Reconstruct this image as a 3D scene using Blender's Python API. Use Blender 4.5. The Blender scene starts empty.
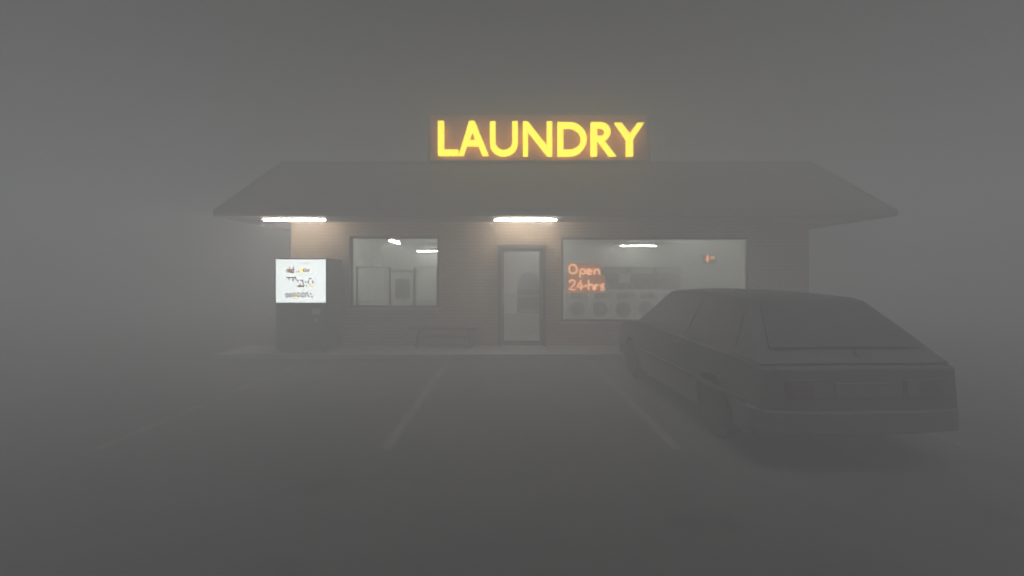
import bpy, bmesh, math, random
from mathutils import Vector, Matrix
R = math.radians
random.seed(7)
sc = bpy.context.scene
COL = sc.collection

# ------------------------------------------------------------------ tunables
SUN, SUN_ANGLE, SKY, EXPO = 1.85, 20, 0.005, -0.43
FOG = 0.165
E_LETTER, E_OUT, E_IN, E_VEND, E_NEON = 6.0, 215.0, 265.0, 4.4, 4.0

CAMZ = 1.62
F = 430.0
VX, VY = 507.0, 276.0
FAC = 9.43            # depth of the shop front
def px(x, d): return (x - VX) * d / F
def pz(y, d): return CAMZ - (y - VY) * d / F

# ------------------------------------------------------------------ materials
def new_mat(name):
    m = bpy.data.materials.new(name); m.use_nodes = True
    nt = m.node_tree
    return m, nt, nt.nodes['Principled BSDF']

def N(nt, kind, **kw):
    n = nt.nodes.new(kind)
    for k, v in kw.items(): setattr(n, k, v)
    return n

def mat(name, col, rough=0.6, metal=0.0, noise=0.25, scale=6.0, bump=0.0, bscale=60.0, spec=0.5, coat=0.0):
    """base colour broken up by two noises, optional fine bump"""
    m, nt, b = new_mat(name)
    tc = N(nt, 'ShaderNodeTexCoord')
    n1 = N(nt, 'ShaderNodeTexNoise'); n1.inputs['Scale'].default_value = scale; n1.inputs['Detail'].default_value = 6
    nt.links.new(tc.outputs['Object'], n1.inputs['Vector'])
    rmp = N(nt, 'ShaderNodeValToRGB')
    rmp.color_ramp.elements[0].position = 0.3; rmp.color_ramp.elements[1].position = 0.7
    c = Vector(col)
    rmp.color_ramp.elements[0].color = (*(c * (1 - noise)), 1)
    rmp.color_ramp.elements[1].color = (*[min(1, v) for v in c * (1 + noise * 0.6)], 1)
    nt.links.new(n1.outputs['Fac'], rmp.inputs['Fac'])
    nt.links.new(rmp.outputs['Color'], b.inputs['Base Color'])
    b.inputs['Roughness'].default_value = rough
    b.inputs['Metallic'].default_value = metal
    b.inputs['Specular IOR Level'].default_value = spec
    b.inputs['Coat Weight'].default_value = coat
    mr = N(nt, 'ShaderNodeMapRange')
    mr.inputs['To Min'].default_value = max(0.02, rough - 0.1); mr.inputs['To Max'].default_value = min(1, rough + 0.1)
    nt.links.new(n1.outputs['Fac'], mr.inputs['Value']); nt.links.new(mr.outputs['Result'], b.inputs['Roughness'])
    if bump:
        n2 = N(nt, 'ShaderNodeTexNoise'); n2.inputs['Scale'].default_value = bscale; n2.inputs['Detail'].default_value = 8
        nt.links.new(tc.outputs['Object'], n2.inputs['Vector'])
        bp = N(nt, 'ShaderNodeBump'); bp.inputs['Strength'].default_value = bump; bp.inputs['Distance'].default_value = 0.01
        nt.links.new(n2.outputs['Fac'], bp.inputs['Height']); nt.links.new(bp.outputs['Normal'], b.inputs['Normal'])
    return m

def brick_mat(name, c1, c2, mortar, bw, bh, msize, rough=0.85, bump=0.5):
    m, nt, b = new_mat(name)
    tc = N(nt, 'ShaderNodeTexCoord'); sp = N(nt, 'ShaderNodeSeparateXYZ'); ad = N(nt, 'ShaderNodeMath', operation='ADD'); cb = N(nt, 'ShaderNodeCombineXYZ')
    nt.links.new(tc.outputs['Object'], sp.inputs[0])
    nt.links.new(sp.outputs['X'], ad.inputs[0]); nt.links.new(sp.outputs['Y'], ad.inputs[1])
    nt.links.new(ad.outputs[0], cb.inputs['X']); nt.links.new(sp.outputs['Z'], cb.inputs['Y'])
    br = N(nt, 'ShaderNodeTexBrick')
    br.inputs['Scale'].default_value = 1.0
    br.inputs['Brick Width'].default_value = bw; br.inputs['Row Height'].default_value = bh
    br.inputs['Mortar Size'].default_value = msize; br.inputs['Mortar Smooth'].default_value = 0.2
    br.inputs['Color1'].default_value = (*c1, 1); br.inputs['Color2'].default_value = (*c2, 1); br.inputs['Mortar'].default_value = (*mortar, 1)
    nt.links.new(cb.outputs[0], br.inputs['Vector'])
    ns = N(nt, 'ShaderNodeTexNoise'); ns.inputs['Scale'].default_value = 1.3; ns.inputs['Detail'].default_value = 8
    nt.links.new(tc.outputs['Object'], ns.inputs['Vector'])
    mx = N(nt, 'ShaderNodeMixRGB', blend_type='MULTIPLY'); mx.inputs['Fac'].default_value = 0.5
    rp = N(nt, 'ShaderNodeValToRGB'); rp.color_ramp.elements[0].position = .3; rp.color_ramp.elements[0].color = (.55, .53, .5, 1); rp.color_ramp.elements[1].position = .7
    nt.links.new(ns.outputs['Fac'], rp.inputs['Fac'])
    nt.links.new(br.outputs['Color'], mx.inputs['Color1']); nt.links.new(rp.outputs['Color'], mx.inputs['Color2'])
    nt.links.new(mx.outputs[0], b.inputs['Base Color'])
    b.inputs['Roughness'].default_value = rough
    bp = N(nt, 'ShaderNodeBump', invert=True); bp.inputs['Strength'].default_value = bump; bp.inputs['Distance'].default_value = 0.01
    nt.links.new(br.outputs['Fac'], bp.inputs['Height']); nt.links.new(bp.outputs['Normal'], b.inputs['Normal'])
    return m

def emit_mat(name, col, strength):
    m, nt, b = new_mat(name)
    b.inputs['Base Color'].default_value = (*col, 1)
    b.inputs['Emission Color'].default_value = (*col, 1)
    b.inputs['Emission Strength'].default_value = strength
    b.inputs['Roughness'].default_value = 0.4
    return m

def glass_mat(name, tint=(0.9, 0.93, 0.92)):
    m = bpy.data.materials.new(name); m.use_nodes = True
    nt = m.node_tree; nt.nodes.clear()
    out = N(nt, 'ShaderNodeOutputMaterial'); mix = N(nt, 'ShaderNodeMixShader')
    tr = N(nt, 'ShaderNodeBsdfTransparent'); gl = N(nt, 'ShaderNodeBsdfGlossy'); fr = N(nt, 'ShaderNodeFresnel')
    tc = N(nt, 'ShaderNodeTexCoord'); ns = N(nt, 'ShaderNodeTexNoise'); ns.inputs['Scale'].default_value = 3; ns.inputs['Detail'].default_value = 5
    mr = N(nt, 'ShaderNodeMapRange'); mr.inputs['To Min'].default_value = 0.03; mr.inputs['To Max'].default_value = 0.12
    tr.inputs['Color'].default_value = (*tint, 1); fr.inputs['IOR'].default_value = 1.45
    nt.links.new(tc.outputs['Object'], ns.inputs['Vector']); nt.links.new(ns.outputs['Fac'], mr.inputs['Value']); nt.links.new(mr.outputs[0], gl.inputs['Roughness'])
    nt.links.new(fr.outputs[0], mix.inputs['Fac']); nt.links.new(tr.outputs[0], mix.inputs[1]); nt.links.new(gl.outputs[0], mix.inputs[2])
    nt.links.new(mix.outputs[0], out.inputs['Surface'])
    return m

M = {}
def asphalt():
    m, nt, b = new_mat('asphalt')
    tc = N(nt, 'ShaderNodeTexCoord')
    def noise(sc_, det, rough=.6):
        n = N(nt, 'ShaderNodeTexNoise'); n.inputs['Scale'].default_value = sc_; n.inputs['Detail'].default_value = det; n.inputs['Roughness'].default_value = rough
        nt.links.new(tc.outputs['Object'], n.inputs['Vector']); return n
    def ramp(src, p0, c0, p1, c1):
        r = N(nt, 'ShaderNodeValToRGB'); e = r.color_ramp.elements
        e[0].position, e[1].position = p0, p1; e[0].color = (*c0, 1); e[1].color = (*c1, 1); nt.links.new(src, r.inputs['Fac']); return r
    def mul(a, c, f=1.0):
        x = N(nt, 'ShaderNodeMixRGB', blend_type='MULTIPLY'); x.inputs['Fac'].default_value = f
        nt.links.new(a, x.inputs['Color1']); nt.links.new(c, x.inputs['Color2']); return x
    big, grit = noise(.7, 8), noise(160, 3, .8)
    base = ramp(big.outputs['Fac'], .3, (.055, .055, .057), .72, (.10, .10, .102))
    g_ = ramp(grit.outputs['Fac'], .35, (.55, .55, .55), .7, (1.5, 1.5, 1.48))
    wv = noise(2.2, 5); add = N(nt, 'ShaderNodeMixRGB', blend_type='ADD'); add.inputs['Fac'].default_value = .25
    nt.links.new(tc.outputs['Object'], add.inputs['Color1']); nt.links.new(wv.outputs['Color'], add.inputs['Color2'])
    vo = N(nt, 'ShaderNodeTexVoronoi', feature='DISTANCE_TO_EDGE'); vo.inputs['Scale'].default_value = .45
    nt.links.new(add.outputs[0], vo.inputs['Vector'])
    cr = ramp(vo.outputs['Distance'], .002, (.72, .72, .72), .008, (1, 1, 1))
    st = noise(1.1, 2); stain = ramp(st.outputs['Fac'], .60, (1, 1, 1), .70, (.5, .49, .48))
    out = mul(mul(mul(base.outputs[0], g_.outputs[0]).outputs[0], cr.outputs[0]).outputs[0], stain.outputs[0])
    nt.links.new(out.outputs[0], b.inputs['Base Color'])
    rr = N(nt, 'ShaderNodeMapRange'); rr.inputs['From Min'].default_value = .4; rr.inputs['From Max'].default_value = .65; rr.inputs['To Min'].default_value = .55; rr.inputs['To Max'].default_value = .92
    nt.links.new(big.outputs['Fac'], rr.inputs['Value']); nt.links.new(rr.outputs[0], b.inputs['Roughness'])
    bp = N(nt, 'ShaderNodeBump'); bp.inputs['Strength'].default_value = .7; bp.inputs['Distance'].default_value = .01
    nt.links.new(grit.outputs['Fac'], bp.inputs['Height']); nt.links.new(bp.outputs[0], b.inputs['Normal'])
    return m
M['asphalt'] = asphalt()
M['earth'] = mat('earth', (.05, .048, .042), .95, noise=.4, scale=.6, bump=.4, bscale=30)
M['concrete'] = mat('concrete', (.44, .43, .41), .85, noise=.25, scale=2.5, bump=.3, bscale=90)
M['paint_line'] = mat('worn_line_paint', (.175, .175, .17), .85, noise=.5, scale=5, bump=.3, bscale=120)
M['brick'] = brick_mat('tan_brick', (.45, .295, .165), (.35, .215, .115), (.52, .47, .38), .22, .075, .011)
M['shingle'] = brick_mat('dark_shingle', (.135, .128, .122), (.10, .096, .092), (.04, .038, .037), .3, .16, .008, rough=.9, bump=.8)
M['fascia'] = mat('brown_fascia', (.12, .11, .10), .7, noise=.3, scale=5, bump=.1)
M['soffit'] = mat('soffit_board', (.14, .13, .12), .8, noise=.2, scale=3, bump=.1)
M['render'] = mat('white_wall_paint', (.72, .71, .67), .75, noise=.08, scale=2, bump=.08)
M['ceiling'] = mat('ceiling_tile', (.66, .66, .63), .9, noise=.08, scale=4, bump=.2)
M['tile'] = brick_mat('vinyl_tile', (.55, .53, .48), (.48, .46, .42), (.25, .24, .22), .305, .305, .004, rough=.35, bump=.1)
M['alu'] = mat('dark_aluminium', (.10, .095, .09), .45, .7, noise=.2, scale=8)
M['steel'] = mat('brushed_steel', (.5, .5, .5), .35, .9, noise=.2, scale=12)
M['white_enamel'] = mat('white_enamel', (.80, .80, .78), .3, noise=.06, scale=3, coat=.3)
M['grey_enamel'] = mat('grey_enamel', (.30, .30, .31), .4, noise=.12, scale=4)
M['dryer_enamel'] = mat('dark_grey_enamel', (.08, .08, .083), .45, noise=.12, scale=4)
M['dark_plastic'] = mat('dark_plastic', (.03, .03, .032), .45, noise=.2, scale=8)
M['dark_metal'] = mat('dark_painted_metal', (.028, .028, .03), .5, .2, noise=.3, scale=6, bump=.05)
M['porthole'] = mat('porthole_glass', (.03, .035, .04), .12, noise=.2, scale=4, spec=.8)
M['wood'] = mat('weathered_wood', (.16, .11, .07), .8, noise=.4, scale=7, bump=.3, bscale=40)
M['paper'] = mat('white_paper', (.78, .77, .72), .9, noise=.05, scale=6)
M['poster'] = mat('faded_poster', (.62, .62, .60), .8, noise=.2, scale=4)
M['sign_board'] = mat('red_brown_sign_board', (.50, .20, .12), .6, noise=.25, scale=3, bump=.1)
M['glass'] = glass_mat('clear_glass')
M['rubber'] = mat('tyre_rubber', (.018, .018, .018), .85, noise=.3, scale=10, bump=.2)
M['car_paint'] = mat('dark_car_paint', (.135, .137, .14), .7, .0, noise=.25, scale=2.5, spec=.25)
M['car_trim'] = mat('car_trim_plastic', (.115, .115, .118), .8, noise=.2, scale=8)
M['car_glass'] = mat('dark_car_glass', (.11, .111, .115), .6, noise=.2, scale=3, spec=.25)
M['tail_red'] = mat('tail_lamp_lens', (.12, .06, .058), .6, noise=.15, scale=30)
M['lamp_lens'] = mat('headlamp_lens', (.14, .14, .145), .6, noise=.2, scale=40)
M['plate'] = mat('number_plate', (.14, .14, .138), .7, noise=.1, scale=20)
M['basket'] = mat('wire_basket', (.33, .33, .34), .35, .8, noise=.2, scale=10)
M['e_letter'] = emit_mat('yellow_letter_glow', (1.0, .80, .02), E_LETTER)
M['e_tube_out'] = emit_mat('outdoor_tube_glow', (1.0, .92, .80), E_OUT)
M['e_tube_in'] = emit_mat('indoor_tube_glow', (1.0, .97, .90), E_IN)
M['e_vend'] = emit_mat('lit_menu_panel', (.93, 1.0, .99), E_VEND)
M['e_brown'] = emit_mat('brown_print', (.55, .16, .05), .7)
M['e_dark'] = emit_mat('dark_print', (.16, .13, .10), .15)
M['e_yellow'] = emit_mat('yellow_print', (1.0, .78, .05), 4.0)
M['e_neon'] = emit_mat('orange_neon', (1.0, .62, .36), E_NEON)
M['e_board'] = emit_mat('orange_backlit_board', (1.0, .42, .16), .9)
M['e_arrow'] = emit_mat('red_arrow_glow', (1.0, .22, .07), 12)
M['e_bars'] = emit_mat('yellow_bar_glow', (1.0, .55, .10), 7)

# ------------------------------------------------------------------ mesh helpers
class MB:
    """collects shapes in one bmesh"""
    def __init__(self): self.bm = bmesh.new()
    def box(self, x0, x1, y0, y1, z0, z1):
        v = [self.bm.verts.new(p) for p in ((x0,y0,z0),(x1,y0,z0),(x1,y1,z0),(x0,y1,z0),(x0,y0,z1),(x1,y0,z1),(x1,y1,z1),(x0,y1,z1))]
        for f in ((3,2,1,0),(4,5,6,7),(0,1,5,4),(1,2,6,5),(2,3,7,6),(3,0,4,7)): self.bm.faces.new([v[i] for i in f])
        return self
    def hexa(self, pts):
        """8 corners, bottom ring then top ring"""
        v = [self.bm.verts.new(p) for p in pts]
        for f in ((3,2,1,0),(4,5,6,7),(0,1,5,4),(1,2,6,5),(2,3,7,6),(3,0,4,7)): self.bm.faces.new([v[i] for i in f])
        return self
    def poly(self, pts):
        self.bm.faces.new([self.bm.verts.new(p) for p in pts]); return self
    def prism(self, pts, off):
        """ngon pts swept by vector off"""
        o = Vector(off); a = [self.bm.verts.new(p) for p in pts]; b = [self.bm.verts.new(Vector(p) + o) for p in pts]
        n = len(pts)
        self.bm.faces.new(a[::-1]); self.bm.faces.new(b)
        for i in range(n): self.bm.faces.new((a[i], a[(i+1)%n], b[(i+1)%n], b[i]))
        return self
    def lathe(self, prof, c, axis, seg=28):
        """prof: (radius, along) pairs; closed solid round axis through c"""
        ax = Vector(axis).normalized(); u = ax.orthogonal().normalized(); w = ax.cross(u); c = Vector(c)
        rings = []
        for r, h in prof:
            if r < 1e-6: rings.append([self.bm.verts.new(c + ax*h)])
            else: rings.append([self.bm.verts.new(c + ax*h + (u*math.cos(t) + w*math.sin(t))*r) for t in (2*math.pi*k/seg for k in range(seg))])
        for a, b in zip(rings, rings[1:]):
            for k in range(seg):
                q = [a[k % len(a)], a[(k+1) % seg % len(a)], b[(k+1) % seg % len(b)], b[k % len(b)]]
                q2 = []
                for x in q:
                    if x not in q2: q2.append(x)
                if len(q2) > 2: self.bm.faces.new(q2)
        for rg in (rings[0], rings[-1]):
            if len(rg) > 2:
                try: self.bm.faces.new(rg)
                except ValueError: pass
        return self
    def tube(self, pts, r, seg=8):
        """round bar through pts"""
        P = [Vector(p) for p in pts]; rings = []
        for i, p in enumerate(P):
            d = (P[min(i+1, len(P)-1)] - P[max(i-1, 0)]).normalized()
            u = d.orthogonal().normalized() if i == 0 else (prev - d*prev.dot(d)).normalized()
            prev = u; w = d.cross(u)
            rings.append([self.bm.verts.new(p + (u*math.cos(2*math.pi*k/seg) + w*math.sin(2*math.pi*k/seg))*r) for k in range(seg)])
        for a, b in zip(rings, rings[1:]):
            for k in range(seg): self.bm.faces.new((a[k], a[(k+1)%seg], b[(k+1)%seg], b[k]))
        self.bm.faces.new(rings[0][::-1]); self.bm.faces.new(rings[-1])
        return self
    def build(self, name, m, parent=None, bevel=0.0, seg=2, smooth=False, loc=None):
        bmesh.ops.recalc_face_normals(self.bm, faces=self.bm.faces[:])
        me = bpy.data.meshes.new(name); self.bm.to_mesh(me); self.bm.free()
        me.materials.append(m)
        o = bpy.data.objects.new(name, me); COL.objects.link(o)
        if parent: o.parent = parent
        if loc: o.location = loc
        if smooth:
            for p in me.polygons: p.use_smooth = True
            try: me.set_sharp_from_angle(angle=R(40))
            except Exception: pass
        if bevel:
            b = o.modifiers.new('bevel', 'BEVEL'); b.width = bevel; b.segments = seg; b.limit_method = 'ANGLE'; b.angle_limit = R(28)
        return o

def fill_poly(name, loops, depth, m, parent, frame, smooth=False):
    """flat outline with holes (2-D loops), extruded 'depth' to both sides; frame maps (x,y,z)->object space"""
    cu = bpy.data.curves.new(name, 'CURVE'); cu.dimensions = '2D'; cu.fill_mode = 'BOTH'; cu.extrude = depth
    for lp in loops:
        s = cu.splines.new('POLY'); s.points.add(len(lp)-1); s.use_cyclic_u = True
        for p, q in zip(s.points, lp): p.co = (q[0], q[1], 0, 1)
    t = bpy.data.objects.new('outline', cu); COL.objects.link(t)
    dg = bpy.context.evaluated_depsgraph_get(); dg.update()
    me = bpy.data.meshes.new_from_object(t.evaluated_get(dg))
    bpy.data.objects.remove(t); bpy.data.curves.remove(cu)
    me.name = name
    me.transform(frame); me.materials.clear(); me.materials.append(m)
    o = bpy.data.objects.new(name, me); COL.objects.link(o)
    if parent: o.parent = parent
    return o

def thing(name, label, cat, loc=(0,0,0), rz=0, group=None):
    o = bpy.data.objects.new(name, None); COL.objects.link(o)
    o.location = loc; o.rotation_euler = (0,0,rz); o.empty_display_size = .2
    o['label'] = label; o['category'] = cat
    if group: o['group'] = group
    return o
def tag(o, label, cat, group=None):
    o['label'] = label; o['category'] = cat
    if group: o['group'] = group
    return o
def struct(o): o['kind'] = 'structure'; return o
def copy_tree(o, parent=None):
    c = o.copy(); COL.objects.link(c)
    if parent: c.parent = parent
    for ch in [x for x in o.children]: copy_tree(ch, c)
    return c

# ------------------------------------------------------------------ ground
SW0 = 8.38      # kerb line
KX0, KX1 = -5.72, 8.6
g = MB(); g.box(-140, 140, -60, 160, -.4, -.004); struct(g.build('ground', M['earth']))
lot = MB(); lot.poly([(-40,-30,0),(40,-30,0),(40,SW0-.002,0),(-40,SW0-.002,0)]); lot = struct(lot.build('parking_lot', M['asphalt']))
for i, (xa, da, xb) in enumerate(((450, 8.27, -1.13), (587, 8.27, 1.59), (307.5, 8.27, -3.82), (None, 8.27, 4.35), (None, 8.27, -6.55))):
    X = xb
    ln = MB(); ln.poly([(X-.05, 4.0, .004), (X+.05, 4.0, .004), (X+.05, 8.25, .004), (X-.05, 8.25, .004)])
    ln.build('parking_line', M['paint_line'], lot)
sw = MB(); sw.box(KX0, KX1, SW0, FAC+.02, -.05, .10)
sw = struct(sw.build('sidewalk', M['concrete'], bevel=.02))

# ------------------------------------------------------------------ the building
WX0, WX1 = px(291, FAC), px(809, FAC)
FT, BACK = .22, 15.7
WTOP, FLOOR = 2.83, .12
CEIL = 2.78
bld = thing('laundromat', 'single storey tan brick shop with dark hipped roof and lit windows', 'shop', (0, FAC, 0))
def L(d): return d - FAC         # world depth -> building-local y
LW = (px(349, FAC), px(439, FAC), pz(308, FAC), pz(236, FAC))
RW = (px(561.5, FAC), px(751, FAC), pz(322, FAC), pz(237, FAC))
DR = (px(498, FAC), px(545.5, FAC), FLOOR-.02, pz(245, FAC))
w = MB()
y0, y1 = 0, FT
def wb(x0, x1, z0, z1): w.box(x0, x1, y0, y1, z0, z1)
B0 = .10
wb(WX0, LW[0], B0, WTOP); wb(LW[0], LW[1], B0, LW[2]); wb(LW[0], LW[1], LW[3], WTOP)
wb(LW[1], DR[0], B0, WTOP); wb(DR[0], DR[1], DR[3], WTOP); wb(DR[1], RW[0], B0, WTOP)
wb(RW[0], RW[1], B0, RW[2]); wb(RW[0], RW[1], RW[3], WTOP); wb(RW[1], WX1, B0, WTOP)
# (blocks butt end to end)
front = w.build('front_wall', M['brick'], bld)
w = MB(); w.box(WX0, WX0+.2, FT+.002, L(BACK), 0, WTOP); w.box(WX1-.2, WX1, FT+.002, L(BACK), 0, WTOP); w.box(WX0, WX1, L(BACK)+.002, L(BACK)+.2, 0, WTOP)
w.build('outer_wall', M['brick'], bld)
# plaster inside
IX0, IX1, IY0, IY1 = WX0+.203, WX1-.203, FT+.003, L(BACK)-.003
w = MB(); w.box(IX0, IX0+.02, IY0, IY1, FLOOR, CEIL-.03); w.box(IX1-.02, IX1, IY0, IY1, FLOOR, CEIL-.03); w.box(IX0+.021, IX1-.021, IY1-.02, IY1, FLOOR, CEIL-.03)
w.build('interior_wall', M['render'], bld)
w = MB(); w.box(IX0, IX1, IY0, IY1, 0.0, FLOOR-.001); w.build('floor', M['tile'], bld)
w = MB(); w.box(IX0, IX1, IY0, IY1, CEIL-.029, CEIL+.01); w.build('ceiling', M['ceiling'], bld)
# baseboard
w = MB(); w.box(IX0+.021, IX0+.033, IY0, IY1-.035, FLOOR, FLOOR+.1); w.box(IX1-.033, IX1-.021, IY0, IY1-.035, FLOOR, FLOOR+.1); w.box(IX0+.021, IX1-.021, IY1-.033, IY1-.021, FLOOR, FLOOR+.1)
w.build('baseboard', M['dark_plastic'], bld)

# roof: mansard with hips
ED, TD = 8.05, 8.90
EZ, TZ = pz(211, ED), pz(163, TD)
EX0, EX1 = px(215, ED), px(896, ED)
TX0, TX1 = px(283, TD), px(811, TD)
EB, TB = BACK+1.3, BACK+.45
r = MB()
A = [(EX0,L(ED),EZ),(EX1,L(ED),EZ),(EX1,L(EB),EZ),(EX0,L(EB),EZ)]
T = [(TX0,L(TD),TZ),(TX1,L(TD),TZ),(TX1,L(TB),TZ),(TX0,L(TB),TZ)]
r.hexa(A + T)
roof = r.build('roof', M['shingle'], bld)
# ridge caps along the hips and the top edge
r = MB()
for a, b in ((A[0],T[0]),(A[1],T[1]),(T[0],T[1]),(T[0],T[3]),(T[1],T[2])): r.tube([a, b], .035, 6)
r.build('ridge_cap', M['fascia'], roof)
r = MB()
r.box(EX0-.02, EX1+.02, L(ED)-.025, L(ED)-.002, EZ-.095, EZ+.015)
r.box(EX0-.025, EX0-.002, L(ED), L(EB), EZ-.095, EZ+.015); r.box(EX1+.002, EX1+.025, L(ED), L(EB), EZ-.095, EZ+.015)
r.build('fascia', M['fascia'], roof)
r = MB()
SZ = EZ-.03
r.box(EX0, EX1, L(ED)+.001, -.002, SZ, SZ+.03)
r.box(EX0, WX0-.002, 0, L(EB), SZ, SZ+.03); r.box(WX1+.002, EX1, 0, L(EB), SZ, SZ+.03)
r.build('soffit', M['soffit'], roof)

def window(b, mull, sill):
    x0, x1, z0, z1 = b
    wn = MB(); t = .05
    ya, yb = .09, .15
    wn.box(x0+.002, x0+t, ya, yb, z0, z1); wn.box(x1-t, x1-.002, ya, yb, z0, z1)
    wn.box(x0+t, x1-t, ya, yb, z0, z0+t); wn.box(x0+t, x1-t, ya, yb, z1-t, z1-.002)
    for xm in mull: wn.box(xm-.02, xm+.02, ya, yb, z0+t, z1-t)
    fr = wn.build('window', M['alu'], bld)
    p = MB(); p.box(x0+t, x1-t, .117, .123, z0+t, z1-t); p.build('pane', M['glass'], fr)
    s = MB(); s.box(x0-.04, x1+.04, -.05, .088, z0-.055, z0-.003); s.build('sill', M['concrete'], fr, bevel=.008)
    return fr
window(LW, [], True)
window(RW, [], True)
# outer trim of the two openings
# door: frame proud of the wall so its side throws the slanting shadow on the bricks
x0, x1, z0, z1 = DR
d = MB(); t = .075
d.box(x0, x0+t, -.16, .14, .10, z1); d.box(x1-t, x1, -.16, .14, .10, z1); d.box(x0+t, x1-t, -.16, .14, z1-.09, z1)
d.box(x0+t, x1-t, .0, .14, .10, .125)
dframe = d.build('door_frame', M['alu'], bld, bevel=.006)
d = MB(); a0, a1, b0, b1 = x0+t+.006, x1-t-.006, .135, z1-.096
k = .045
d.box(a0, a0+k, .03, .075, b0, b1); d.box(a1-k, a1, .03, .075, b0, b1); d.box(a0+k, a1-k, .03, .075, b1-k, b1); d.box(a0+k, a1-k, .03, .075, b0, b0+.06)
door = d.build('door', M['alu'], bld, bevel=.004)
p = MB(); p.box(a0+k, a1-k, .050, .056, b0+.06, b1-k); p.build('pane', M['glass'], door)
hb = MB()
hz = pz(296, FAC)
hb.tube([(a0+.03, .03, hz-.16), (a0+.03, -.03, hz-.14), (a0+.03, -.03, hz+.14), (a0+.03, .03, hz+.16)], .013, 8)
hb.build('handle', M['steel'], door, smooth=True)
hb = MB(); hb.box(a0+.055, a1-.05, .085, .11, hz-.02, hz+.02); hb.build('push_bar', M['steel'], door)

# ------------------------------------------------------------------ roof sign
SD = 8.86
sg = thing('roof_sign', 'long red brown sign board with glowing yellow LAUNDRY letters on the roof edge', 'sign', (px(539, SD), SD, TZ))
def S(x, y): return ((x-539)*SD/F, -(y-163)*SD/F)
x0, z0 = S(430, 162.6); x1, z1 = S(648, 115)
s = MB(); s.box(x0, x1, .04, .24, z0+.01, z1); s.build('panel', M['sign_board'], sg, bevel=.006)
s = MB(); e = .045
s.box(x0-e, x0-.002, -.03, .26, z0+.01, z1+e); s.box(x1+.002, x1+e, -.03, .26, z0+.01, z1+e); s.box(x0, x1, -.03, .26, z1+.002, z1+e); s.box(x0, x1, -.03, .038, z0+.005, z0+.04)
s.build('frame', M['alu'], sg, bevel=.004)
for xx in (x0+.5, 0, x1-.5):
    s = MB(); s.box(xx-.03, xx+.03, .241, .30, 0.0, z1-.05); s.build('post', M['dark_metal'], sg)
    s = MB(); s.tube([(xx, .29, z1-.1), (xx, 1.0, .02)], .025, 6); s.build('brace', M['dark_metal'], sg)
def arc(cx, cy, rx, ry, a0, a1, n=10):
    return [(cx + rx*math.cos(R(a0+(a1-a0)*i/n)), cy + ry*math.sin(R(a0+(a1-a0)*i/n))) for i in range(n+1)]
LET = {
 'L': [[(437.8,120.7),(443.9,120.7),(443.9,149.4),(458.0,149.4),(458.0,155.4),(437.8,155.4)]],
 'A': [[(469.2,120.7),(474.6,120.7),(488.6,155.4),(482.2,155.4),(478.6,145.7),(466.8,145.7),(463.4,155.4),(457.9+.6,155.4)],[(472.1,131.5),(475.6,140.0),(468.9,140.0)]],
 'U': [[(489.9,121.1),(495.4,121.1),(495.4,143)] + arc(503.8,142.5,8.4,7.4,180,0)[1:-1] + [(512.3,143),(512.3,121.1),(517.8,121.1),(517.8,143.2)] + arc(503.8,143.2,14,12.8,0,180)[1:-1] + [(489.9,143.2)]],
 'N': [[(523.0,121.3),(527.8,121.3),(547.0,145.6),(547.0,121.3),(552.2,121.3),(552.2,156),(547.6,156),(528.0,131.2),(528.0,156),(523.0,156)]],
 'D': [[(557.7,122),(568,122)] + arc(569.5,139,17.4,17,-90,90,14) + [(568,156),(557.7,156)], [(563.3,128)] + arc(568.8,138.8,12.4,10.8,-90,90,12) + [(563.3,149.6)]],
 'R': [[(591,122),(601,122)] + arc(601,131.6,9.8,9.6,-85,55,10) + [(604.6,140.8),(616.4,156),(609.4,156),(598.6,141.2),(597.2,141.2),(597.2,156),(591,156)], [(597.2,127.6)] + arc(600.6,131.6,4.3,4.0,-90,90,8) + [(597.2,135.6)]],
 'Y': [[(614.8,122.6),(621.6,122.6),(630.1,133.6),(637.4,122.6),(644.2,122.6),(633.2,139.4),(633.2,156),(626.4,156),(626.4,139.4)]],
}
LD = SD-.115
def SL(x, y): return (px(x, LD)-px(539, SD), pz(y, LD)-TZ)
PIN = {'L': ((440.8,125),(440.8,152)), 'A': ((471.9,123.6),(472.5,142.7)), 'U': ((492.6,125),(515,125)), 'N': ((525.5,150),(549.5,126)), 'D': ((560.4,126),(560.4,152)), 'R': ((594,126),(594,152)), 'Y': ((629.8,145),(629.8,153))}
for ch, loops in LET.items():
    lp = [[SL(*q) for q in l] for l in loops]
    fr = Matrix(((1,0,0,0),(0,0,-1,0),(0,1,0,0),(0,0,0,1)))     # (x,y,z)->(x,-z,y)
    o = fill_poly('letter', lp, .03, M['e_letter'], sg, Matrix.Translation((0,-.085,0)) @ fr)
    for q in PIN[ch]:
        a_, c_ = SL(*q); s = MB(); s.tube([(a_,-.054,c_),(a_,.039,c_)], .012, 6); s.build('pin', M['dark_metal'], o)

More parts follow.
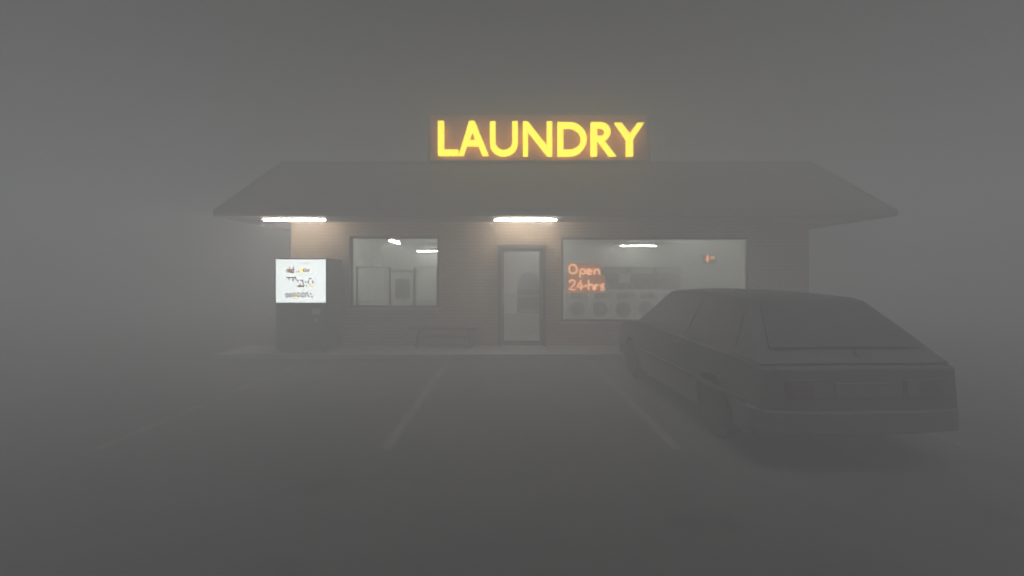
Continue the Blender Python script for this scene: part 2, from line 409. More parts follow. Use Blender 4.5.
# ------------------------------------------------------------------ fluorescent fixtures
def fluorescent(name, label, cat, loc, rz, length, tmat, group, drop=0.0):
    t = thing(name, label, cat, loc, rz, group)
    h = length/2
    m = MB()          # channel with two slanting reflector wings, open below
    m.box(-h-.03, h+.03, -.05, .05, .035, .085)
    m.hexa([(-h,-.11,.028),(h,-.11,.028),(h,-.104,.028),(-h,-.104,.028),(-h,-.052,.06),(h,-.052,.06),(h,-.05,.06),(-h,-.05,.06)])
    m.hexa([(-h,.104,.028),(h,.104,.028),(h,.11,.028),(-h,.11,.028),(-h,.05,.06),(h,.05,.06),(h,.052,.06),(-h,.052,.06)])
    m.build('housing', M['white_enamel'], t)
    m = MB(); m.lathe([(0,-h+.07),(.009,-h+.075),(.021,-h+.125),(.021,h-.125),(.009,h-.075),(0,h-.07)], (0,0,-.012), (1,0,0), 14); m.build('tube', tmat, t, smooth=True)
    for s in (-1, 1):
        m = MB(); m.box(s*(h-.045)-.022, s*(h-.045)+.022, -.028, .028, -.04, .034)
        m.build('tube_holder', M['white_enamel'], t, bevel=.006)
    if drop:
        for s in (-.75, .75):
            m = MB(); m.tube([(s*h, 0, .086), (s*h, 0, drop)], .008, 6); m.build('hanger', M['steel'], t)
    return t
OD = 8.86
for xc, lab in ((295, 'lit fluorescent strip light under the eave above the vending machine'), (525.5, 'lit fluorescent strip light under the eave above the glass door')):
    zc = pz(219.5, OD)
    fluorescent('outdoor_strip_light', lab, 'strip light', (px(xc, OD), OD, zc), 0, 69*OD/F, M['e_tube_out'], 'strip lights under the eave', SZ-zc-.002)
ins = ((394, 241.5, 12.3, 90, 'lit indoor tube light running away from the left window'),
       (435, 251, 14.9, 0, 'lit indoor tube light at the back behind the left window, hung lower'),
       (638, 245.5, 14.6, 0, 'lit indoor tube light above the dryers behind the large window'))
CZ = CEIL-.029
for X_, D_, lab in ((4.9, 11.2, 'added tube light to brighten the room, unseen on the ceiling just inside the large window'), (.9, 11.2, 'added tube light to brighten the room, unseen on the ceiling just inside the glass door')):  # two extra lights, out of view above the window head, added to brighten the room
    fluorescent('indoor_tube_light', lab, 'tube light', (X_, D_, CZ-.086), 0, 1.36, M['e_tube_in'], 'tube lights in the laundry room')
for xc, yc, dd, rz, lab in ins:
    zc = min(pz(yc, dd), CZ-.087)
    fluorescent('indoor_tube_light', lab, 'tube light', (px(xc, dd), dd, zc), R(rz), 1.36, M['e_tube_in'], 'tube lights in the laundry room', CZ-zc-.001)

# ------------------------------------------------------------------ vending machine
VD = 8.50
vx0, vx1 = px(276, VD), px(325.5, VD)
vw = (vx1-vx0)/2
vm = thing('vending_machine', 'dark tall vending machine with a glowing white menu panel beside the left window', 'vending machine', ((vx0+vx1)/2, VD, .10))
VH = pz(258, VD)-.10
b = MB(); b.box(-vw, vw, .03, .86, .04, VH); b.build('body', M['dark_metal'], vm, bevel=.015)
zt, zb = pz(259.5, VD)-.10, pz(302.5, VD)-.10
b = MB(); b.box(-vw+.012, vw-.012, -.02, .028, .10, zb-.015); b.build('lower_door', M['dark_metal'], vm, bevel=.01)
for sx in (-1, 1):
    for sy in (.1, .78):
        b = MB(); b.lathe([(0,0),(.03,0),(.022,.04),(0,.04)], (sx*(vw-.08), sy, 0), (0,0,1), 10); b.build('foot', M['dark_plastic'], vm)
b = MB(); b.box(-vw+.006, vw-.006, -.012, .028, zb, zt); panel = b.build('menu_panel', M['e_vend'], vm)
b = MB(); b.box(vw-.26, vw-.1, -.034, -.021, .86-.1, .98-.1); b.box(vw-.21, vw-.15, -.034, -.021, .62, .68); b.build('coin_slot', M['steel'], vm, bevel=.003)
b = MB(); b.box(-vw+.12, vw-.35, -.03, -.021, .16, .36); b.build('delivery_flap', M['dark_plastic'], vm, bevel=.006)
def V(x, y): return (px(x, VD) - (vx0+vx1)/2, pz(y, VD)-.10)
def print_rects(name, m, rects, depth):
    q = MB()
    for x, y, ww, hh in rects:
        ww, hh = max(ww, 1.05), max(hh, 1.05)
        a, c = V(x-ww/2, y+hh/2), V(x+ww/2, y-hh/2)
        q.box(a[0], c[0], -depth, -.0125, a[1], c[1])
    return q.build(name, m, panel)
# three rows of word-like marks, too small in the photograph to read: bowls, stems and dots
def ringpts(x, y, rx, ry, th=.8):
    out = []
    for k in range(9):
        a = 2*math.pi*k/9; out.append((x+rx*math.cos(a), y+ry*math.sin(a), th, th))
    return out
br, dk, ye = [], [], []
for x in (288.0, 290.6, 293.0): br += ringpts(x, 270.6, 1.0, 1.3)
for x in (290.0, 293.9): br.append((x, 269.0, .55, 4.6))
br += [(292, 272.4, 4.8, .5), (297.2, 271.8, 1.6, .5), (299.0, 271.2, .6, 1.4)]
br += ringpts(305.3, 270.4, 1.5, 1.5) + [(308.6, 270.6, .5, 2.6), (309.2, 269.6, .5, 1.2)]
ye += ringpts(302.3, 270.2, 1.0, 1.5, .8) + [(301.4, 272.2, 2.4, .6)]
dk += [(291.5, 277.5, 10, .55), (289.3, 279.0, .5, 2.6), (293.4, 279.6, .5, 3.2), (295.8, 278.6, .5, 1.8), (297.6, 280.0, .5, 1.5)]
br += [(298.5, 281.4, .6, 2.2), (302, 280.2, 3.0, .5), (303.2, 281.8, .6, 2.6), (301.0, 286.2, 6.4, 1.9), (300.4, 284.4, .6, 2.0), (304.0, 284.2, .6, 2.6), (308.8, 281.8, .5, 3.4), (313.0, 282.0, .5, 3.2)]
dk += [(306.0, 282.0, .5, 2.4), (310.8, 278.4, 2.8, .5), (306.6, 285.4, .5, .5), (310.4, 284.6, .6, .5)]
ye += [(311.0, 286.8, 4.6, .6), (313.8, 287.0, 1.0, .8)]
for x in (287.2, 291.0): dk += ringpts(x, 295.2, 1.2, 1.9, .6)
for x in (294.9, 298.9): br += ringpts(x, 294.6, 1.2, 1.9, .6)
ye += [(296.2, 298.0, 4.6, .7), (298.8, 296.6, .7, 2.0)]
dk += ringpts(302.9, 294.9, 1.1, 2.1, .6) + [(305.6, 294.8, .8, 4.2)]
dk += [(307.6, 293.6, .5, 3.2), (309.0, 296.0, .5, 2.6), (311.0, 293.8, 1.6, .5), (312.2, 296.6, .5, 2.0), (304.0, 263.2, .7, .5), (307.2, 263.2, .7, .5)]
print_rects('brown_lettering', M['e_brown'], br, .0150); print_rects('dark_lettering', M['e_dark'], dk, .0155); print_rects('yellow_lettering', M['e_yellow'], ye, .0145)

# ------------------------------------------------------------------ bench by the wall
bx0, bx1 = px(411, FAC-.25), px(479, FAC-.25)
be = thing('bench', 'low wooden plank bench against the brick wall under the left window', 'bench', ((bx0+bx1)/2, FAC-.27, .10))
bw = (bx1-bx0)/2
b = MB()
for k in range(3): b.box(-bw, bw, -.19+k*.128, -.19+k*.128+.118, .40, .44)
b.build('seat', M['wood'], be, bevel=.006)
for s in (-1, 1):
    b = MB(); b.hexa([(s*(bw-.16)-.03,-.17,0),(s*(bw-.16)+.03,-.17,0),(s*(bw-.16)+.03,.17,0),(s*(bw-.16)-.03,.17,0),(s*(bw-.2)-.03,-.14,.399),(s*(bw-.2)+.03,-.14,.399),(s*(bw-.2)+.03,.14,.399),(s*(bw-.2)-.03,.14,.399)])
    b.build('leg', M['wood'], be, bevel=.005)
b = MB(); b.box(-bw+.24, bw-.24, -.02, .02, .20, .26); b.build('stretcher', M['wood'], be, bevel=.004)

# ------------------------------------------------------------------ neon sign in the big window: Open / 24-hrs
ND = FAC+.20
ns = thing('neon_sign', 'orange neon sign reading Open 24-hrs hanging inside the large window', 'neon sign', (px(586, ND), ND, pz(277, ND)))
def Q(x, y): return ((x-586)*ND/F, -.0, -(y-277)*ND/F)
# strokes in photo pixels
def el(cx, cy, rx, ry, a0=0, a1=360, n=14): return [(cx+rx*math.cos(R(a0+(a1-a0)*i/n)), cy+ry*math.sin(R(a0+(a1-a0)*i/n))) for i in range(n+1)]
st = {
 'O': [el(573.0, 269.2, 4.0, 4.6)],
 'p': [[(580.0,269.5),(580.0,277.4)], el(582.6,271.6,2.6,2.5)],
 'e': [[(586.9,271.8),(591.8,271.6)] + el(589.2,271.8,2.6,2.6,0,-320,12)],
 'n': [[(594.4,274.4),(594.4,269.4)], [(594.4,271.4)] + el(597.0,271.6,2.5,2.3,180,360,8) + [(599.5,274.4)]],
 '2': [el(572.2,282.6,2.9,2.6,185,380,9) + [(569.2,289.8),(575.4,289.8)]],
 '4': [[(581.0,280.2),(576.8,287.0),(583.6,287.0)], [(581.4,283.0),(581.4,290.2)]],
 'dash': [[(584.6,285.8),(587.0,285.8)]],
 'h': [[(588.6,280.0),(588.6,290.0)], [(588.6,286.6)] + el(591.0,286.8,2.4,2.2,180,360,8) + [(593.4,290.0)]],
 'r': [[(595.4,284.4),(595.4,290.0)], [(595.4,287.0)] + el(597.4,286.8,2.0,2.0,180,320,6)],
 's': [[(604.2,284.6),(602.4,284.2),(601.0,285.2),(601.4,286.6),(603.4,287.4),(604.2,288.6),(603.0,290.0),(600.6,289.6)]],
}
for chn, strokes in st.items():
    t_ = MB()
    for sk in strokes: t_.tube([Q(*p) for p in sk], .016, 7)
    t_.build('letter' if chn != 'dash' else 'dash', M['e_neon'], ns, smooth=True)
b = MB()
xa, _, za = Q(567.5, 293); xb, _, zb_ = Q(605.5, 263)
zm = Q(0, 275.2)[2]; xu = Q(601.2, 0)[0]
b.prism([(xa,.016,za),(xb,.016,za),(xb,.016,zm),(xu,.016,zm),(xu,.016,zb_),(xa,.016,zb_)], (0,.02,0))
b.build('backlit_board', M['e_board'], ns)
for xx in (xa+.05, xu-.05):
    b = MB(); b.tube([(xx, .026, zb_), (xx, .026, RW[3]-.06-pz(277, ND))], .003, 5); b.build('chain', M['steel'], ns)

# ------------------------------------------------------------------ washing machines
WD = 12.7
def washer(loc, label):
    t = thing('washing_machine', label, 'washing machine', loc, 0, 'washing machines in a row behind the large window')
    b = MB(); b.box(-.335, .335, 0, .70, .05, 1.04); b.build('cabinet', M['white_enamel'], t, bevel=.02)
    b = MB(); b.box(-.31, .31, .03, .67, 0, .049); b.build('plinth', M['dark_plastic'], t)
    b = MB(); b.box(-.17, .17, -.018, -.001, .84, .985); cp = b.build('control_panel', M['dark_plastic'], t, bevel=.004)
    b = MB(); b.lathe([(0,0),(.022,0),(.018,.02),(0,.02)], (.10, -.0185, .922), (0,-1,0), 14); b.build('dial', M['steel'], cp, smooth=True)
    b = MB(); b.box(-.12, .02, -.022, -.0185, .905, .945); b.build('label_strip', M['paper'], cp)
    b = MB(); b.box(-.305, -.19, -.012, -.001, .87, .965); b.build('soap_drawer', M['white_enamel'], t, bevel=.004)
    b = MB(); b.box(.19, .30, -.05, -.001, .84, .985); b.build('coin_box', M['steel'], t, bevel=.006)
    b = MB(); b.lathe([(.165,0.001),(.215,0.001),(.225,.02),(.21,.045),(.175,.05),(.165,.03),(.165,.001)], (0, 0, .52), (0,-1,0), 32); dr = b.build('door', M['dark_metal'], t, smooth=True)
    b = MB(); b.lathe([(.164,.012),(.164,.03),(.13,.048),(.07,.06),(0,.064)], (0, 0, .52), (0,-1,0), 28); b.build('glass', M['porthole'], dr, smooth=True)
    b = MB(); b.box(.19, .225, -.06, -.035, .48, .56); b.build('handle', M['dark_plastic'], dr, bevel=.006)
    return t
wl = ('white front loading washer at the left end of the row, beneath the neon sign',
      'white washer second from the left in the row behind the large window',
      'white washer third in the row, below the notice sheet on the dryer',
      'white washer fourth in the row, just left of the parked car roof',
      'white washer mostly hidden by the parked car')
for i, lab in enumerate(wl):
    loc = (px(577, WD)+i*.68, WD, FLOOR)
    if i == 0: w0 = washer(loc, lab)
    else:
        c = copy_tree(w0); c.location = loc; c['label'] = lab
# counter ledge over the row
lg = MB(); lg.box(px(566, WD)-.02, px(577, WD)+4*.68+.36, WD+.05, WD+.72, FLOOR+1.042, FLOOR+1.075)
lg = lg.build('shelf_board', M['white_enamel'], bevel=.008)
tag(lg, 'long white shelf board lying on top of the washing machine row', 'shelf')

# ------------------------------------------------------------------ dryers on the back wall (right)
DD = 13.6
def dryer(loc, label, square=False, wd=.80, h=1.78):
    t = thing('tumble_dryer', label, 'tumble dryer', loc, 0, 'tumble dryers along the back wall')
    hw = wd/2-.008
    b = MB(); b.box(-hw, hw, 0, 1.0, .04, h); b.build('cabinet', M['dryer_enamel'], t, bevel=.015)
    b = MB(); b.box(-hw+.03, hw-.03, .03, .97, 0, .039); b.build('plinth', M['dark_plastic'], t)
    b = MB(); b.box(-hw+.06, hw-.06, -.012, -.001, h-.2, h-.06); b.build('control_panel', M['steel'], t, bevel=.004)
    zc = h-.58
    b = MB(); b.lathe([(.22,.001),(.285,.001),(.29,.02),(.27,.04),(.23,.04),(.22,.02),(.22,.001)], (0,0,zc), (0,-1,0), 36); dr = b.build('door', M['dark_metal'], t, smooth=True)
    b = MB(); b.lathe([(.219,.01),(.219,.022),(.12,.04),(0,.045)], (0,0,zc), (0,-1,0), 30); b.build('glass', M['porthole'], dr, smooth=True)
    b = MB(); b.box(-.30, -.265, -.06, -.03, zc-.08, zc+.08); b.build('handle', M['steel'], dr, bevel=.006)
    b = MB(); b.box(-hw+.08, hw-.08, -.012, -.001, .2, .55); b.build('lint_cover', M['steel'], t, bevel=.005)
    return t
d0 = dryer((px(614, DD), DD, FLOOR), 'grey tumble dryer carrying a white notice sheet, behind the washer row')
d1 = copy_tree(d0); d1.location = (px(641, DD), DD, FLOOR); d1['label'] = 'grey tumble dryer right of the one with the notice sheet'
d2 = copy_tree(d0); d2.location = (px(668, DD), DD, FLOOR); d2['label'] = 'grey tumble dryer at the right end, above the car windscreen'
n = MB(); n.box(-.17, .17, -.004, 0, -.15, .15); n = n.build('notice_sheet', M['paper'])
n.location = (px(624.5, DD-.052), DD-.052, pz(278.5, DD-.052)); tag(n, 'square white notice sheet stuck on the grey dryer', 'notice')

# ------------------------------------------------------------------ small lit arrow sign by the right wall
XD = 12.2
ex = thing('arrow_sign', 'small dark box sign with a glowing red arrow near the right wall indoors', 'sign', (px(710, XD), XD, pz(259, XD)))
hw, hh = 6.3*XD/F, 4.6*XD/F
b = MB(); b.box(-hw, hw, 0, .08, -hh, hh); b.build('box', M['dark_metal'], ex, bevel=.008)
b = MB(); b.prism([(-hw+.05,-.006,.02),(-hw+.085,-.006,.02),(-hw+.085,-.006,.10),(-hw+.135,-.006,.10),(-hw+.135,-.006,.02),(-hw+.17,-.006,.02),(-hw+.11,-.006,-.10)], (0,.005,0)); b.build('arrow', M['e_arrow'], ex)
b = MB(); b.box(.02, .05, -.006, -.001, -.02, .07); b.box(.09, .12, -.006, -.001, -.02, .07); b.box(.052, .088, -.006, -.001, .045, .07); b.build('mark', M['e_bars'], ex)
b = MB(); b.tube([(0,.04,hh), (0,.04,CZ-pz(259,XD)-.002)], .012, 6); b.build('hanger', M['steel'], ex)

# ------------------------------------------------------------------ what stands behind the door and the left window
# arch topped soap dispenser on the back wall
SDP = 11.2
sp_ = thing('soap_dispenser', 'dark dispenser with a rounded top standing on the white counter behind the glass door', 'dispenser', (px(529, SDP), SDP, pz(313, SDP)+.001))
hw = 11.6*SDP/F; hh = 24*SDP/F; ah = 17*SDP/F
b = MB(); b.box(-hw, hw, 0, .27, 0, hh); cab = b.build('cabinet', M['dark_metal'], sp_, bevel=.012)
b = MB(); b.prism([(-hw,0.01,hh+.003)] + [(-hw*math.cos(R(a)),.01,hh+.003+ah*math.sin(R(a))) for a in range(0, 181, 12)][1:], (0,.25,0)); b.build('arched_top', M['grey_enamel'], sp_)
for k in range(4):
    b = MB(); b.box(-hw+.04+k*.135, -hw+.145+k*.135, -.012, -.001, .12, .52); b.build('product_window', M['porthole'], cab)
b = MB(); b.box(-hw+.08, hw-.08, -.02, -.001, .03, .09); b.build('tray', M['steel'], cab)

ct = thing('counter', 'low white counter behind the glass door with a dark dispenser on top', 'counter', (px(521, SDP), SDP-.06, FLOOR))
th_ = pz(313, SDP)-FLOOR
b = MB(); b.box(-.8, .8, 0, .6, th_-.04, th_); b.build('top', M['white_enamel'], ct, bevel=.006)
b = MB(); b.box(-.77, .77, .04, .56, .08, th_-.041); b.build('cabinet', M['white_enamel'], ct, bevel=.006)
b = MB(); b.box(-.76, .76, .05, .53, 0, .079); b.build('plinth', M['white_enamel'], ct)
for k in (-.385, .385):
    b = MB(); b.box(k-.36, k+.36, .022, .039, .10, th_-.06); dd_ = b.build('door', M['white_enamel'], ct, bevel=.004)
    b = MB(); b.box(k-.06, k+.06, .008, .021, th_-.12, th_-.10); b.build('handle', M['steel'], dd_)
# change machine (dark screen) at the back wall
CD = 12.6
cm = thing('change_machine', 'upright grey machine with a dark square front behind the left window', 'change machine', (px(402.5, CD), CD, FLOOR))
hw = 11.3*CD/F
zt = pz(272, CD)-FLOOR
b = MB(); b.box(-hw, hw, 0, .6, .03, zt); b.build('cabinet', M['white_enamel'], cm, bevel=.015)
b = MB(); b.box(-hw-.012, hw+.012, -.03, .61, zt+.002, zt+.06); b.build('top_cap', M['dark_metal'], cm, bevel=.008)
b = MB(); b.box(-hw+.12, hw-.12, -.014, -.001, zt-.78, zt-.2); sc_ = b.build('display_window', M['dark_plastic'], cm, bevel=.006)
b = MB(); b.box(-hw+.14, hw-.14, -.03, -.001, .35, .62); b.build('cash_tray', M['steel'], cm, bevel=.008)
b = MB(); b.box(-hw+.03, hw-.03, .03, .57, 0, .029); b.build('plinth', M['dark_plastic'], cm)

# rolling laundry carts with hanging rails
def cart(loc, label, wd, rz):
    t = thing('laundry_cart', label, 'laundry cart', loc, rz, 'rolling laundry carts with hanging rails')
    h = wd/2
    b = MB(); b.tube([(-h,0,.14),(-h,0,1.72),(h,0,1.72),(h,0,.14)], .03, 8); b.build('hanging_rail', M['dark_metal'], t)
    b = MB()
    for z in (.45, .55, .65, .75, .85): b.tube([(-h+.03,-.22,z),(h-.03,-.22,z),(h-.03,.22,z),(-h+.03,.22,z),(-h+.03,-.22,z)], .007, 5)
    for k in range(11):
        xx = -h+.05+k*(wd-.1)/10
        for yy in (-.22, .22): b.tube([(xx,yy,.42),(xx,yy,.86)], .004, 4)
        b.tube([(xx,-.22,.42),(xx,.22,.42)], .004, 4)
    b.build('basket', M['basket'], t)
    b = MB(); b.tube([(-h,-.22,.14),(h,-.22,.14),(h,.22,.14),(-h,.22,.14),(-h,-.22,.14)], .014, 6)
    for xx in (-h, h):
        b.tube([(xx,-.22,.14),(xx,-.22,.86)], .01, 6); b.tube([(xx,.22,.14),(xx,.22,.86)], .01, 6)
    b.build('frame', M['dark_metal'], t)
    for xx in (-h, h):
        for yy in (-.22, .22):
            b = MB(); b.lathe([(0,-.016),(.05,-.016),(.055,0),(.05,.016),(0,.016)], (xx, yy, .056), (0,1,0), 14); b.build('wheel', M['rubber'], t, smooth=True)
    return t
QD = 10.9
cart((px(373.5, QD), QD, FLOOR), 'rolling wire laundry cart with a tall hanging rail, left side of the left window', 33*QD/F, 0)
c2 = cart((px(426, QD), QD, FLOOR), 'rolling wire laundry cart with a hanging rail, right side of the left window', 23*QD/F, 0)
# posters on the back wall
for xx, yy, ww, hh_, lab in ((382.0, 284, 12, 18, 'pale poster on the back wall behind the left laundry cart'), (433, 267, 10, 7, 'small pale poster on the back wall at the top right of the left window'), (433, 284, 10, 19, 'tall pale poster on the back wall below the small poster')):
    PD = BACK-.05
    p = MB(); p.box(-ww/2*PD/F, ww/2*PD/F, -.004, .004, -hh_/2*PD/F, hh_/2*PD/F); p = p.build('poster', M['poster'])
    p.location = (px(xx, PD), BACK-.031, pz(yy, PD)); tag(p, lab, 'poster')
    for z_ in range(3):
        q = MB(); q.box(-ww*.35*PD/F, ww*.35*PD/F*(1-.2*z_), -.007, -.0045, (.25-.25*z_)*hh_*PD/F-.02, (.25-.25*z_)*hh_*PD/F+.02); q.build('printed_band', M['grey_enamel'], p)

# ------------------------------------------------------------------ the car: nose to the kerb, hatch towards the camera
CX0, CX1 = 2.08, 3.88
HW = (CX1-CX0)/2
REAR = 3.52
car = thing('parked_car', 'dark angular hatchback parked nose to the kerb before the large window', 'car', ((CX0+CX1)/2, REAR, 0), R(1.9))
RW_, RA, FA = .29, .85, 3.40          # wheel radius, rear and front axle
LEN = 4.15
def wid(u, z):
    """half width at length u and height z"""
    p = 1 - .05*abs((u-LEN/2)/(LEN/2))**5
    if z < .55: t = 1 - .05*(.55-z)/.35
    elif z < .86: t = 1 - .02*(z-.55)/.31
    else: t = .98 - .36*(z-.86)/.55
    return HW*p*t
def arch(ax, r=.345, a0=200, a1=-20, n=12):
    return [(ax + r*math.cos(R(a0+(a1-a0)*i/n)), RW_ + r*math.sin(R(a0+(a1-a0)*i/n))) for i in range(n+1)]
def side_loft(name, outline, m, parent, bevel):
    """side outline (u,z) spanned across the car in 7 columns so that the ends bow and the sides tuck in"""
    bm = MB(); cols = []
    fr = (-1, -.9, -.5, 0, .5, .9, 1)
    for f in fr:
        col = []
        for u, z in outline:
            bow = .05*(abs(f)**3)*(1 if u < LEN/2 else -1)*(abs((u-LEN/2)/(LEN/2))**3)
            crown = .025*(1-f*f) if z > 1.3 else .012*(1-f*f) if z > .8 else 0
            col.append(bm.bm.verts.new((f*wid(u, z), u + bow, z + crown)))
        cols.append(col)
    n_ = len(outline)
    for a, b in zip(cols, cols[1:]):
        for k in range(n_): bm.bm.faces.new((a[k], a[(k+1)%n_], b[(k+1)%n_], b[k]))
    bm.bm.faces.new(cols[0]); bm.bm.faces.new(cols[-1][::-1])
    return bm.build(name, m, parent, bevel=bevel, seg=3, smooth=True)
low = [(.10,.30),(.05,.50),(.07,.84),(.16,.875)] + [(1.2,.895),(2.4,.915),(3.0,.93),(3.22,.925),(3.7,.885),(4.03,.82),(4.09,.74),(4.10,.50),(4.06,.27)] + [(3.85,.22)] + arch(FA, a0=-12, a1=192)[0:] + [(2.9,.20),(1.35,.20)] + arch(RA, a0=-12, a1=192) + [(.40,.24)]
body = side_loft('body', low, M['car_paint'], car, .018)
cab = [(.10,.872),(.16,.90),(.44,1.15),(.70,1.372),(.82,1.40),(1.5,1.432),(2.3,1.432),(2.58,1.41),(2.70,1.33),(3.16,.955),(3.22,.927)]
cabin = side_loft('cabin', cab, M['car_paint'], car, .012)
def side_glass(quad, s, name='side_window', m='car_glass', out=.004, thick=.012):
    b = MB(); a = []; c = []
    for u, z in quad: a.append((s*(wid(u, z)+out), u, z)); c.append((s*(wid(u, z)+out-thick), u, z))
    va = [b.bm.verts.new(p) for p in a]; vc = [b.bm.verts.new(p) for p in c]; n_ = len(quad)
    b.bm.faces.new(va); b.bm.faces.new(vc[::-1])
    for k in range(n_): b.bm.faces.new((va[k], va[(k+1)%n_], vc[(k+1)%n_], vc[k]))
    return b.build(name, M[m], car)
for s in (-1, 1):
    side_glass([(1.55,.95),(2.98,.975),(2.62,1.32),(2.5,1.36),(1.62,1.37)], s)
    side_glass([(.55,.95),(1.45,.95),(1.50,1.365),(.78,1.34),(.72,1.31)], s)
    side_glass([(.30,.50),(1.30-.13,.50),(1.30-.13,.545),(.30,.545)], s, 'side_moulding', 'car_trim', .014, .02)
    side_glass([(1.24,.50),(3.02,.50),(3.02,.545),(1.24,.545)], s, 'side_moulding', 'car_trim', .014, .02)
    d_ = side_glass([(1.485,.90),(1.50,.90),(1.44,.30),(1.425,.30)], s, 'door_seam', 'car_trim', .002, .006)
    side_glass([(3.02,.92),(3.03,.92),(3.03,.28),(3.02,.28)], s, 'door_seam', 'car_trim', .002, .006)
    side_glass([(1.60,.80),(1.78,.80),(1.78,.835),(1.60,.835)], s, 'door_handle', 'car_trim', .022, .025)
def slope_panel(name, u0, z0, u1, z1, f0, f1, m, off, ins=.0, thick=.01):
    """panel lying on the slope from (u0,z0) to (u1,z1), spanning f0..f1 of the half width"""
    d = Vector((0, u1-u0, z1-z0)).normalized(); nrm = Vector((0, -d.z, d.y))
    if nrm.z < 0: nrm = -nrm
    b = MB(); top, bot = [], []
    for u, z in ((u0,z0),(u1,z1)):
        row = []
        for i in range(9):
            f = f0 + (f1-f0)*i/8
            bow = .05*(abs(f)**3)*(1 if u < LEN/2 else -1)*(abs((u-LEN/2)/(LEN/2))**3)
            cr = .025*(1-f*f) if z > 1.3 else .012*(1-f*f)
            row.append(Vector((f*wid(u,z), u+bow, z+cr)))
        top.append(row)
    V0 = [[b.bm.verts.new(p + nrm*off) for p in rw] for rw in top]; V1 = [[b.bm.verts.new(p + nrm*(off-thick)) for p in rw] for rw in top]
    for i in range(8):
        b.bm.faces.new((V0[0][i],V0[0][i+1],V0[1][i+1],V0[1][i])); b.bm.faces.new((V1[1][i],V1[1][i+1],V1[0][i+1],V1[0][i]))
        for k in (0,1): b.bm.faces.new((V0[k][i],V1[k][i],V1[k][i+1],V0[k][i+1]))
    for i in (0,8): b.bm.faces.new((V0[0][i],V0[1][i],V1[1][i],V1[0][i]))
    return b.build(name, m, car, smooth=True)
def lerp(a, b, t): return a + (b-a)*t
hs = ((.16,.90),(.70,1.372)); ws = ((3.16,.955),(2.70,1.33))
def on(seg, t): return (lerp(seg[0][0],seg[1][0],t), lerp(seg[0][1],seg[1][1],t))
slope_panel('rear_window', *on(hs,.16), *on(hs,.93), -.86, .86, M['car_glass'], .022)
slope_panel('windscreen', *on(ws,.05), *on(ws,.96), -.9, .9, M['car_glass'], .012)
b = MB(); b.tube([(.05,.235,.99),(-.30,.385,1.13)], .008, 5); b.lathe([(0,0),(.03,0),(.03,.03),(0,.03)], (.05,.20,.95), (0,-1,.4), 12); b.build('rear_wiper', M['car_trim'], car)
# bumpers wrap the corners
def bumper(name, u_end, sgn, z0, z1):
    b = MB(); rows = []
    pts = [(-1.02, .42), (-1.03, .12), (-.93, -.015), (-.5, -.055), (0, -.065), (.5, -.055), (.93, -.015), (1.03, .12), (1.02, .42)]
    for f, du in pts:
        x = f*HW*.97; y = u_end + sgn*du
        ti = .05 if abs(f) > 1 else .0
        xi = x - math.copysign(.07, x) if abs(f) > 1 else x*.95
        yi = y + (0 if abs(f) > 1 and du > .2 else sgn*.09)
        rows.append([b.bm.verts.new(p) for p in ((x,y,z0+.02),(x,y,z1),(xi,yi,z1),(xi,yi,z0))])
    for a, c in zip(rows, rows[1:]):
        for k in range(4): b.bm.faces.new((a[k],a[(k+1)%4],c[(k+1)%4],c[k]))
    b.bm.faces.new(rows[0]); b.bm.faces.new(rows[-1][::-1])
    return b.build(name, M['car_trim'], car, bevel=.014, seg=2)
bumper('rear_bumper', .07, 1, .30, .50)
bumper('front_bumper', 4.08, -1, .30, .48)
for s in (-1, 1):
    b = MB(); b.box(s*.50-.17, s*.50+.17, .045, .085, .60, .76); tl = b.build('tail_light', M['tail_red'], car, bevel=.01)
    b = MB(); b.box(s*.40-.05, s*.40+.05, .040, .0448, .61, .75); b.build('reversing_lens', M['lamp_lens'], tl)
    b = MB(); b.box(s*.50-.16, s*.50+.16, 4.055, 4.115, .60, .72); b.build('headlight', M['lamp_lens'], car, bevel=.012)
b = MB(); b.box(-.26, .26, .042, .062, .61, .73); b.build('number_plate', M['plate'], car, bevel=.003)
b = MB(); b.box(-.30, .30, 4.085, 4.11, .60, .72)
for k in range(4): b.box(-.29, .29, 4.111, 4.118, .615+k*.027, .627+k*.027)
b.build('grille', M['car_trim'], car)
b = MB(); b.tube([(.42,.16,.30),(.42,.6,.30)], .025, 10); b.build('exhaust_pipe', M['dark_metal'], car)
b = MB(); b.box(-HW+.12, HW-.12, .35, 3.95, .19, .26); b.build('underbody', M['car_trim'], car)
for ax in (RA, FA):
    for s in (-1, 1):
        xc = s*(HW-.115)
        b = MB(); b.lathe([(.185,-.085),(.26,-.09),(.285,-.07),(.29,-.03),(.29,.03),(.285,.07),(.26,.09),(.185,.085)], (xc, ax, RW_), (s,0,0), 36)
        wh = b.build('wheel', M['rubber'], car, smooth=True)
        b = MB(); b.lathe([(0,-.06),(.184,-.06),(.184,.075),(.165,.08),(.15,.045),(.06,.05),(.05,.065),(0,.065)], (xc, ax, RW_), (s,0,0), 28)
        b.build('rim', M['steel'], wh, smooth=True)
        b = MB()
        for k in range(8):
            a = 2*math.pi*k/8
            b.lathe([(0,.049),(.018,.049),(.018,.053),(0,.053)], (xc, ax+.108*math.cos(a), RW_+.108*math.sin(a)), (s,0,0), 10)
        b.build('rim_hole', M['car_trim'], wh)

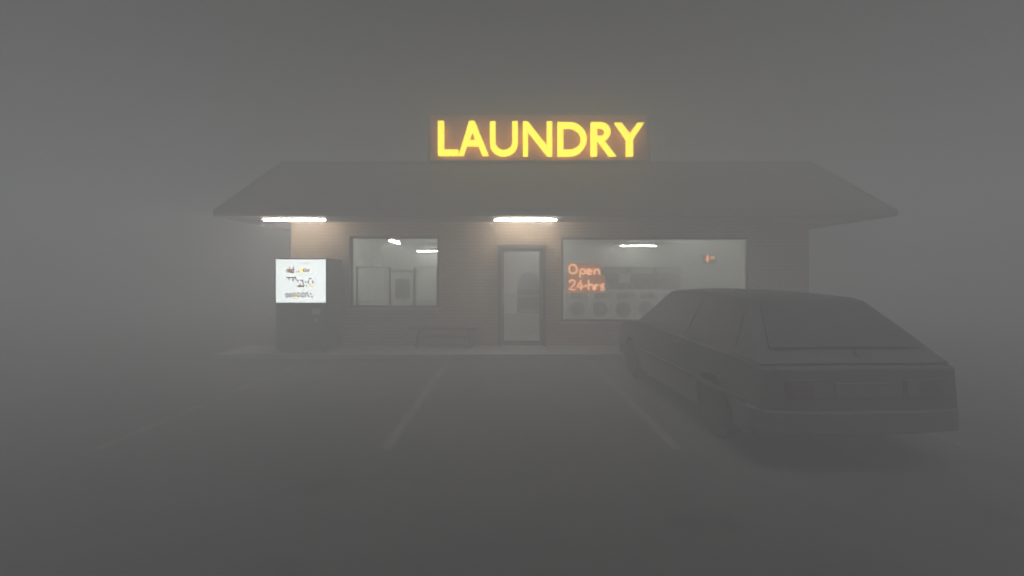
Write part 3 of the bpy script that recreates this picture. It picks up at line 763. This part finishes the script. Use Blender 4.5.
# ------------------------------------------------------------------ haze
hz_ = MB(); hz_.box(-150, 150, -70, 170, -1.4, 5.05)
m = bpy.data.materials.new('fog'); m.use_nodes = True; nt = m.node_tree; nt.nodes.clear()
o_ = N(nt, 'ShaderNodeOutputMaterial'); pv = N(nt, 'ShaderNodeVolumePrincipled')
pv.inputs['Color'].default_value = (.90, .91, .93, 1); pv.inputs['Density'].default_value = FOG; pv.inputs['Anisotropy'].default_value = 0.0
nt.links.new(pv.outputs[0], o_.inputs['Volume'])
hz = hz_.build('haze', m); hz['kind'] = 'stuff'

# ------------------------------------------------------------------ light
EL, AZ = 82, 200
wd = bpy.data.worlds.new('World'); sc.world = wd; wd.use_nodes = True
nt = wd.node_tree; bg = nt.nodes['Background']
sk = N(nt, 'ShaderNodeTexSky', sky_type='NISHITA'); sk.sun_disc = False
sk.sun_elevation = R(EL); sk.sun_rotation = R(AZ)
hs_ = N(nt, 'ShaderNodeHueSaturation'); hs_.inputs['Saturation'].default_value = 0.0
nt.links.new(sk.outputs[0], hs_.inputs['Color']); nt.links.new(hs_.outputs[0], bg.inputs['Color'])
bg.inputs['Strength'].default_value = SKY
ld = bpy.data.lights.new('sun', 'SUN'); ld.energy = SUN; ld.angle = R(SUN_ANGLE); ld.color = (1, 1, 1)
lo = bpy.data.objects.new('sun', ld); COL.objects.link(lo)
# sun_rotation is measured clockwise from +Y seen from above
dirv = Vector((math.sin(R(AZ))*math.cos(R(EL)), math.cos(R(AZ))*math.cos(R(EL)), math.sin(R(EL))))
lo.rotation_euler = dirv.to_track_quat('Z', 'Y').to_euler()

# ------------------------------------------------------------------ camera
cd = bpy.data.cameras.new('camera'); cd.sensor_width = 36; cd.lens = F/1024*36
cd.shift_x = (512-VX)/1024; cd.shift_y = (VY-288)/1024
cd.clip_start = .05; cd.clip_end = 1000
co = bpy.data.objects.new('camera', cd); COL.objects.link(co)
co.location = (0, 0, CAMZ); co.rotation_euler = (R(90), 0, 0)
sc.camera = co

vs = sc.view_settings; vs.view_transform = 'Standard'; vs.look = 'None'; vs.exposure = EXPO; vs.gamma = 1
sc.render.engine = 'CYCLES'
cy = sc.cycles
cy.use_denoising = True; cy.use_adaptive_sampling = False
cy.max_bounces = 10; cy.volume_bounces = 4; cy.diffuse_bounces = 4; cy.glossy_bounces = 3; cy.transparent_max_bounces = 12
cy.sample_clamp_indirect = 8; cy.caustics_reflective = False; cy.caustics_refractive = False
